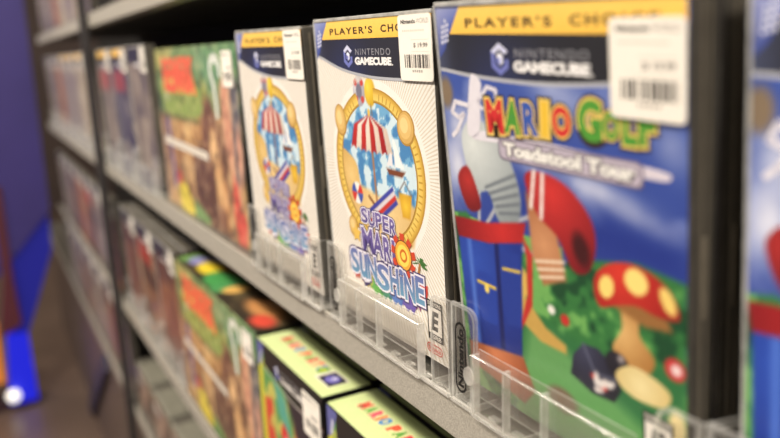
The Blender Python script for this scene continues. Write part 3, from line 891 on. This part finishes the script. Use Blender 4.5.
SHELF0 = -0.0084
def make_tray(zf=-0.002):
    r = empty('display_tray')
    b = MB()
    b.box(-0.0055, 0.1445, -0.0070, 0.060, zf - 0.0016, zf, 0)
    for x in (-0.0035, 0.012, 0.05, 0.09, 0.126, 0.1405):
        b.box(x, x + 0.0016, -0.0066, 0.058, SHELF0, zf - 0.0016, 1)
    b.box(-0.0055, 0.1445, -0.0082, -0.0062, SHELF0, SHELF0 + 0.0018, 1)
    for k in range(7):
        b.box(0.006 + k * 0.018, 0.013 + k * 0.018, -0.0060, -0.0020, SHELF0 + .001, zf - 0.002, 1, 0.0006, 1)
    b.build('tray_base', [M_acr, M_edge], r)
    for x0, x1 in ((-0.0055, -0.0039), (0.1429, 0.1445)):
        s = MB()
        n = len(s.v)
        prof = [(-0.0045, SHELF0), (0.058, SHELF0), (0.058, 0.016), (0.045, 0.024), (0.020, 0.040), (-0.0045, 0.043)]
        m = len(prof)
        s.v = [(x0, y, z) for y, z in prof] + [(x1, y, z) for y, z in prof]
        s.f = [list(range(m)), list(reversed(range(m, 2 * m)))]; s.m = [0, 0]
        for i in range(m):
            j = (i + 1) % m; s.f.append([j, i, m + i, m + j]); s.m.append(1)
        s.build('side_wall', [M_acr, M_edge], r)
    def tab(x0, x1, z1, side):
        rad = 0.006
        if side == 'r': o = [(x0, SHELF0 + .001), (x1, SHELF0 + .001)] + arc(x1 - rad, z1 - rad, rad, 0, 90) + [(x0, z1)]
        else: o = [(x0, SHELF0 + .001), (x1, SHELF0 + .001), (x1, z1)] + arc(x0 + rad, z1 - rad, rad, 90, 180)
        s = MB(); s.plate(o, -0.0066, -0.0048, 0, 1)
        # raised bead round the tab
        inner = [((x - (x0 + x1) / 2) * .86 + (x0 + x1) / 2, (z - .02) * .965 + .0195) for x, z in o]
        for i in range(len(o)):
            j = (i + 1) % len(o)
            s.add([(o[i][0], -0.0069, o[i][1]), (o[j][0], -0.0069, o[j][1]), (inner[j][0], -0.0069, inner[j][1]), (inner[i][0], -0.0069, inner[i][1])], [[0, 1, 2, 3]], 1)
        return s.build('front_tab', [M_acr, M_edge], r)
    lt = tab(-0.0055, 0.0152, 0.0455, 'r')
    tab(0.1262, 0.1445, 0.0445, 'l')
    # printed oval mark on the left tab, reads upwards
    A = Art()
    oval_logo(A, 0, 0, 38, 9.6, (20, 19, 19))
    A2 = Art()
    o = rrect(0, 0, 38, 9.6, 4.7, 8); i = rrect(1.3, 1.3, 36.7, 8.3, 3.5, 8)
    for k in range(len(o)):
        j = (k + 1) % len(o); A2.poly([o[k], o[j], i[j], i[k]], (6, 6, 6))
    A2.up()
    A2.text('Nintendo', 3.2, 2.2, 34.8, 7.4, (6, 6, 6), 0.04)
    lg = A2.build('oval_mark', lt, lambda x, z, l: (0.0080 - z / 1000, -0.0071 - l * Art.STEP, -0.0012 + x / 1000), M_sticker)
    lg['label'] = 'black printed oval mark'
    # shallow pocket along the front
    p = MB()
    p.plate([(0.0150, SHELF0 + .0005), (0.1168, SHELF0 + .0005), (0.1168, 0.0235), (0.1158, 0.0245), (0.0160, 0.0245), (0.0150, 0.0235)], -0.0100, -0.0086, 0, 1)
    p.plate([(0.0160, 0.001), (0.1160, 0.001), (0.1160, 0.0265), (0.0160, 0.0265)], -0.0052, -0.0044, 0, 1)
    for x in (0.0150, 0.0392, 0.0660, 0.1156):
        p.box(x, x + 0.0013, -0.0088, -0.0048, SHELF0 + .0005, 0.0240, 1)
    p.box(0.0150, 0.1168, -0.0088, -0.0050, SHELF0 + .0005, SHELF0 + .0017, 0)
    # rounded top bead
    p.box(0.0152, 0.1166, -0.0104, -0.0084, 0.0236, 0.0248, 0, 0.0004, 1)
    p.build('front_pocket', [M_acr, M_edge], r)
    q = MB()
    for t in ((0.0148, 0.0130),):
        q.plate(circle_pts(t[0], t[1], 0.0042, 0.0048, 18).tolist(), -0.0108, -0.0100, 0, 0)
    q.build('moulded_boss', [M_edge], r)
    return r

G_tray = 'clear display trays along the main shelf'
tray = make_tray(-0.0036)
tag(tray, 'clear plastic tray with black oval mark holding the big blue golf case', 'display tray', G_tray)
tray.location = (S, -0.0012, 0)
def tray_at(x, z, label, group=G_tray, dy=0.0):
    c = copy_tree(tray); c.location = (x, dy, z); c['label'] = label; c['group'] = group
    return c
tray_at(0, 0, 'clear plastic tray with black oval mark holding the sharp white case', dy=-0.0012)
tray_at(-S - 0.0105, 0, 'clear plastic tray holding the blurred white case beside the jungle coloured box', dy=-0.0030)
tray_at(2 * S, 0, 'clear plastic tray at the right edge of the photo')

# ------------------------------------------------------------------ large cartons
def carton(name, w, h, d, front, top, stick, label, cat, group, price=None):
    r = empty(name); tag(r, label, cat, group)
    b = MB(); b.box(0, w, 0.0006, d, 0, h - 0.0006, 0, 0.0010, 2)
    b.build('carton_body', [M_carton], r)
    fo = front.build('front_print', r, lambda x, z, l: (x / 1000, -0.0001 - l * Art.STEP, z / 1000))
    if top is not None:
        top.build('top_print', r, lambda x, z, l: (x / 1000, 0.0006 + z / 1000, h + l * Art.STEP))
    if stick: sticker(r, stick[0], stick[1], price, 0.0, stick[2] if len(stick) > 2 else 1.0)
    return r

A_bf, A_bt = bongo_art(), bongo_top()
bongo = carton('bongo_game_box', 0.330, 0.192, 0.095, A_bf, A_bt, (287, 152), 'wide jungle coloured game box with red title standing on the main shelf', 'game box', 'wide jungle coloured boxes')
bongo.location = (-0.533, 0.0015, SHELF0); bongo.rotation_euler = (0, 0, 0)
LOWZ = -0.2818
bongo2 = copy_tree(bongo)
bongo2['label'] = 'wide jungle coloured game box on the lower shelf, left of the green boxes'
bongo2.location = (-0.541, 0.0015, LOWZ)

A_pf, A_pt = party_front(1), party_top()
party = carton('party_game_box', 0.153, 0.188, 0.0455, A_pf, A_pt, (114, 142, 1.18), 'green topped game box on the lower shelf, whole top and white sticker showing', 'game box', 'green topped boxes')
def fix_party(r): pass
party.location = (-0.2085, 0.0015, LOWZ)
party2 = copy_tree(party); party2['label'] = 'green topped game box cut by the bottom edge, under the sharp white case'
party2.location = (-0.0455, 0.0015, LOWZ)
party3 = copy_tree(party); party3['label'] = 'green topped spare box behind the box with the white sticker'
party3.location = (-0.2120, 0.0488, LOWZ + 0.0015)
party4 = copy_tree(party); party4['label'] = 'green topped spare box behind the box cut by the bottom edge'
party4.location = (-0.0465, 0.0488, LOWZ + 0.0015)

# ------------------------------------------------------------------ far cases on all shelves
FAR = [((96, 92, 104), (150, 140, 132), (70, 66, 84), (150, 74, 78)),
       ((120, 110, 112), (160, 146, 134), (90, 80, 84), (160, 92, 92)),
       ((150, 138, 130), (110, 96, 110), (180, 168, 150)),
       ((164, 110, 78), (190, 140, 96), (120, 74, 58)),
       ((126, 114, 108), (170, 156, 142), (88, 80, 88)),
       ((176, 162, 140), (140, 126, 116), (200, 190, 172)),
       ((112, 74, 66), (150, 110, 86), (80, 52, 54)),
       ((104, 76, 64), (148, 112, 88), (70, 50, 48), (160, 60, 50))]
protos = []
for i, cols in enumerate(FAR):
    c = make_case(plain_cover(cols, 20 + i, yellow=i in (0, 1, 2, 5)), '', 'game case', 'x', (104, 155))
    protos.append(c)
used = set()
def far_case(i, x, z, y, label, group, rx=0.03, rz=0.0):
    if i in used: c = copy_tree(protos[i])
    else: c = protos[i]; used.add(i)
    c['label'] = label; c['group'] = group
    c.location = (x, y, z); c.rotation_euler = (rx, 0, rz)
    return c

ORD = ['first', 'second', 'third', 'fourth', 'fifth', 'sixth', 'seventh', 'eighth', 'ninth', 'tenth']
# main shelf, right of the post (0 = nearest the jungle box)
G = 'blurred cases between the jungle box and the post'
for k, (i, x) in enumerate(((4, -0.694), (0, -0.836), (1, -0.978))):
    far_case(i, x, 0, 0, ['blurred dark game case touching the left side of the upper jungle box', 'blurred grey game case with yellow top strip, middle of three left of the jungle box', 'blurred game case right beside the dark post on the main shelf'][k], G)
    tray_at(x, 0, 'clear plastic tray under the ' + ORD[k] + ' blurred case left of the jungle box')
# main shelf, left of the post
G = 'blurred cases left of the post on the main shelf'
for k, i in enumerate((5, 5, 2, 2, 3, 4, 4)):
    x = -1.160 - k * 0.143
    far_case(i, x, 0, 0, 'blurred game case, ' + ORD[k] + ' left of the dark post on the main shelf', G)
    tray_at(x, 0, 'clear plastic tray under the ' + ORD[k] + ' case left of the dark post, main shelf')
# upper shelf: only the feet of these show
UP = 0.255
G = 'blurred cases on the top shelf'
for k, i in enumerate((4, 5, 2, 5, 3, 4, 4, 2)):
    x = -1.160 - k * 0.126 if k else -1.160
    if x < -2.12: continue
    far_case(i, x, UP + 0.004, 0.002, 'blurred game case on the top shelf, ' + ORD[k] + ' left of the dark post', G)
# lower shelf, left of the lower jungle box: two deep
LS = LOWZ + 0.005
for k, i in enumerate((6, 7, 6)):
    x = -0.690 - k * 0.142
    for dpt in range(3):
        lab = ('brown game case with white sticker, ' + ORD[k] + ' left of the lower jungle box') if dpt == 0 else \
              ('spare case ' + ('right' if dpt == 1 else 'two places') + ' behind the ' + ORD[k] + ' one left of the lower jungle box')
        far_case(i, x, LS, 0.0080 + dpt * 0.0165, lab, 'brown cases on the lower shelf')
    tray_at(x, LOWZ - SHELF0, 'clear plastic tray on the lower shelf, ' + ORD[k] + ' left of the lower jungle box', 'clear trays on the lower shelf', 0.0080)
for k, i in enumerate((6, 4, 7, 3, 6, 4, 4)):
    x = -1.160 - k * 0.143
    far_case(i, x, LS, 0.0015, 'blurred brownish game case on the lower shelf, ' + ORD[k] + ' left of the post', 'blurred cases left of the post on the lower shelf')
# bottom shelf: deep rows of cases whose grey tops show
BOT = -0.498
M_grey = mat('grey_box_plastic', (116, 114, 102), 0.45, noise=0.12, nscale=60)
def accessory_box():
    r = empty('accessory_box')
    b = MB(); b.box(0, 0.134, 0.001, 0.062, 0, 0.094, 0, 0.0025, 2)
    b.box(0.004, 0.130, 0.006, 0.058, 0.0938, 0.0952, 0, 0.0006, 1)
    b.build('box_body', [M_grey], r)
    n = MB(); n.box(0.004, 0.022, 0.004, 0.050, 0.0945, 0.0962, 0, 0.0008, 1); n.build('lid_notch', [M_shell], r)
    A = Art(); cv = Canvas(126, 84, 4, (110, 84, 74)); q = cv.noise(30, 12, 2)
    cv.blend(np.clip((q - .5) * 5, 0, 1), (160, 136, 120)); cv.blend(np.clip((.42 - q) * 6, 0, 1), (62, 50, 54)); A.canvas(cv, 4, 4)
    A.rect(14, 60, 70, 74, (196, 188, 180)); A.up()
    A.build('front_card', r, lambda x, z, l: (x / 1000, 0.0006 - l * Art.STEP, z / 1000))
    return r
acc = accessory_box()
for k in range(5):
    c = acc if k == 0 else copy_tree(acc)
    tag(c, 'low grey topped box on the bottom shelf, ' + ORD[k] + ' from the right', 'accessory box', 'low grey boxes on the bottom shelf')
    c.location = (-0.415 - k * 0.146, 0.0015, BOT)
for k, i in enumerate((4, 6, 4, 4, 6, 4, 4)):
    x = -1.160 - k * 0.143
    far_case(i, x, BOT + 0.006, 0.0015, 'blurred dark game case on the bottom shelf, ' + ORD[k] + ' left of the post', 'blurred cases left of the post on the bottom shelf')

# ------------------------------------------------------------------ shelf fixture
BACKY = 0.30
def shelf(x0, x1, zlip, zdeck, label):
    r = empty('shelf_board', ((x0 + x1) / 2, 0, zdeck)); tag(r, label, 'shelf', 'grey metal shelf boards')
    cx = (x0 + x1) / 2
    d = MB(); d.box(x0 - cx, x1 - cx, -0.0050, BACKY - 0.001, -0.012, 0.0, 0)
    d.build('deck', [M_deck], r)
    l = MB()
    zb = zlip - 0.0228 - zdeck; zt = zlip - zdeck
    l.box(x0 - cx, x1 - cx, -0.0072, -0.0052, zb, zt, 0, 0.0007, 2)
    l.box(x0 - cx, x1 - cx, -0.0056, 0.012, zb, zb + 0.0012, 0)
    l.build('front_lip', [M_lip], r)
    return r
XP = -1.000; XL = -2.16; XR = 0.80
levels = [(0.2545, 0.255, 'top'), (SHELF0, SHELF0, 'main'), (-0.2718, LOWZ, 'lower'), (-0.498, BOT, 'bottom')]
for zl, zd, nm in levels:
    shelf(XP + 0.0, XR, zl, zd - 0.0003, 'long grey %s shelf board to the right of the dark post' % nm)
    shelf(XL if nm != 'bottom' else -3.0, XP - 0.002, zl, zd - 0.0003, 'grey %s shelf board left of the dark post' % nm)
def post(x, label):
    r = empty('shelf_post', (x, 0, -0.95)); tag(r, label, 'shelf post', 'upright posts of the shelving')
    b = MB(); b.box(-0.010, 0.010, -0.022, -0.0082, 0, 1.75, 0, 0.001, 1); b.build('upright', [M_post], r)
    f = MB(); f.box(-0.014, 0.014, -0.030, -0.0082, 0, 0.03, 0, 0.002, 1); f.build('foot', [M_post], r)
    s = MB()
    s.box(-0.002, 0.002, -0.0224, -0.0219, 0.1, 1.7, 0)
    s.build('slot_strip', [M_back], r)
    return r
post(-1.016, 'dark upright post crossing in front of the shelves')

# setting
def slab(name, x0, x1, y0, y1, z0, z1, m):
    b = MB(); b.box(x0, x1, y0, y1, z0, z1); return struct(b.build(name, [m]))
slab('wall_back', XL - .9, XR + .02, BACKY, BACKY + 0.02, -0.95, 1.0, M_back)
slab('wall_right', XR, XR + .02, 0.0, BACKY, -0.95, 1.0, M_back)
slab('baseboard_front', -3.0, XR, 0.004, 0.02, -0.95, -0.565, M_kick)
slab('floor', -6, 2.2, -3.5, 2.0, -1.0, -0.95, M_floor)
slab('wall_left', -6.1, -6, -3.5, 2.0, -1.0, 2.3, M_wallfar)
slab('wall_rear', -6, 2.2, 2.0, 2.1, -1.0, 2.3, M_wallfar)

# slanting dark line on the base panel, drawn as a thin bar
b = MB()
st = empty('slanting_bar', (-1.55, -0.004, -0.80)); tag(st, 'thin dark blue bar slanting across the brown base panel', 'strut')
def bar(mb, a, c, w):
    a = Vector(a); c = Vector(c); d = (c - a).normalized(); n = Vector((-d.z, 0, d.x)) * w / 2
    P = [a - n, a + n, c + n, c - n]
    mb.add([tuple(p + Vector((0, -.006, 0))) for p in P] + [tuple(p + Vector((0, .006, 0))) for p in P], [[0, 1, 2, 3], [7, 6, 5, 4], [0, 4, 5, 1], [1, 5, 6, 2], [2, 6, 7, 3], [3, 7, 4, 0]])
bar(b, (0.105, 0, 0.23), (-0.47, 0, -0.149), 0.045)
b.build('bar_body', [mat('dark_blue_bar', (46, 42, 66), .5, noise=.1)], st)

# kiosk at the end of the aisle
M_purple = mat('violet_panel', (60, 50, 120), 0.55, noise=0.08, nscale=6)
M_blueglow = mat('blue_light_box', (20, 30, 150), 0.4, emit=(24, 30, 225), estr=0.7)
M_bluedim = mat('blue_lit_skirt', (30, 36, 150), 0.4, emit=(40, 38, 190), estr=0.12)  # faint emission stands in for blue light falling on the skirt
kx = -2.20
ki = empty('display_kiosk', (kx, -0.3, -0.95)); tag(ki, 'violet display kiosk with glowing blue base at the far left end of the shelves', 'kiosk')
def yz_plate(name, pts, x0, x1, m):
    q = MB(); n = len(pts)
    q.v = [(x1 - kx, y + 0.3, z + 0.95) for y, z in pts] + [(x0 - kx, y + 0.3, z + 0.95) for y, z in pts]
    q.f = [list(range(n)), list(reversed(range(n, 2 * n)))] + [[(i + 1) % n, i, n + i, n + (i + 1) % n] for i in range(n)]
    q.m = [0] * len(q.f)
    return q.build(name, [m], ki)
yz_plate('side_panel', [(-0.6, -0.50), (-0.215, -0.50), (-0.075, -0.34), (-0.036, -0.30), (-0.022, 0.9), (-0.6, 0.9)], kx - 0.10, kx + 0.015, M_purple)
yz_plate('lit_skirt', [(-0.205, -0.74), (-0.165, -0.74), (-0.102, -0.58), (-0.046, -0.43), (-0.040, -0.32), (-0.078, -0.345), (-0.20, -0.49)], kx - 0.06, kx + 0.005, M_bluedim)
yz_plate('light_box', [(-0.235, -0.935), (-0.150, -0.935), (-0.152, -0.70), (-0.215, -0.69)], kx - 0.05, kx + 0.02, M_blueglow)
yz_plate('red_trim', [(-0.235, -0.70), (-0.165, -0.66), (-0.172, -0.50), (-0.168, -0.2), (-0.195, -0.2), (-0.2, -0.50)], kx + 0.012, kx + 0.022, mat('dull_red_trim', (92, 40, 52), .5, noise=.1))
yz_plate('kiosk_foot', [(-0.6, -0.95), (-0.15, -0.95), (-0.15, -0.937), (-0.6, -0.937)], kx - 0.10, kx + 0.03, mat('dark_maroon_foot', (44, 24, 28), .5, noise=.1))
yz_plate('orange_panel', [(-0.6, -0.86), (-0.240, -0.86), (-0.238, -0.66), (-0.6, -0.66)], kx - 0.05, kx + 0.0, mat('orange_lit_panel', (190, 110, 40), .5, emit=(214, 130, 50), estr=.5))
bm = bmesh.new(); bmesh.ops.create_uvsphere(bm, u_segments=20, v_segments=12, radius=0.022)
me = bpy.data.meshes.new('globe_lamp'); bm.to_mesh(me); bm.free()
me.materials.append(mat('white_lamp_globe', (240, 238, 230), .4, emit=(255, 250, 240), estr=1.0))
gl = bpy.data.objects.new('globe_lamp', me); C.objects.link(gl); gl.parent = ki; gl.location = (0.045, 0.3 - 0.222, 0.95 - 0.895)

# ------------------------------------------------------------------ light
def area(name, loc, tgt, sx, sy, power, col):
    l = bpy.data.lights.new(name, 'AREA'); l.shape = 'RECTANGLE'; l.size = sx; l.size_y = sy; l.energy = power; l.color = col
    o = bpy.data.objects.new(name, l); C.objects.link(o); o.location = loc
    o.rotation_euler = (Vector(tgt) - Vector(loc)).to_track_quat('-Z', 'Y').to_euler()
    return o
area('ceiling_or_fill_lamp', (0.10, -1.25, 1.85), (-0.1, 0, 0.0), 0.9, 0.14, 64, (1.0, 0.90, 0.76))
area('ceiling_or_fill_lamp', (-1.6, -1.35, 1.9), (-1.4, 0, -0.1), 1.0, 0.16, 44, (1.0, 0.90, 0.77))
area('ceiling_or_fill_lamp', (2.3, -0.95, 1.9), (0.1, 0, 0.0), 0.5, 0.5, 52, (1.0, 0.92, 0.82))  # fill light added on the right to brighten the cases' right sides
area('ceiling_or_fill_lamp', (-3.2, -1.6, 2.0), (-3.2, -0.6, -0.95), 1.2, 0.3, 60, (1.0, 0.86, 0.72))  # unseen lamp added to lift the dark floor at the far left
w = bpy.data.worlds.new('store_ambience'); bpy.context.scene.world = w; w.use_nodes = True
bg = w.node_tree.nodes['Background']; bg.inputs['Color'].default_value = (1.0, 0.92, 0.84, 1); bg.inputs['Strength'].default_value = 0.24

# ------------------------------------------------------------------ camera
cd = bpy.data.cameras.new('camera'); cam = bpy.data.objects.new('camera', cd); C.objects.link(cam)
cam.location = (0.4473, -0.206, 0.1701)
cam.rotation_euler = (1.3493, 0.0353, 1.0621)
cd.sensor_width = 36; cd.sensor_fit = 'HORIZONTAL'
cd.lens = 742.5 / 780 * 36
cd.clip_start = 0.01
cd.dof.use_dof = True
cd.dof.focus_distance = 0.405
cd.dof.aperture_fstop = cd.lens / 7.5
sc = bpy.context.scene
sc.camera = cam
sc.view_settings.view_transform = 'Standard'
sc.view_settings.look = 'None'
sc.view_settings.exposure = 0.0
sc.view_settings.gamma = 1
sc.cycles.transparent_max_bounces = 24
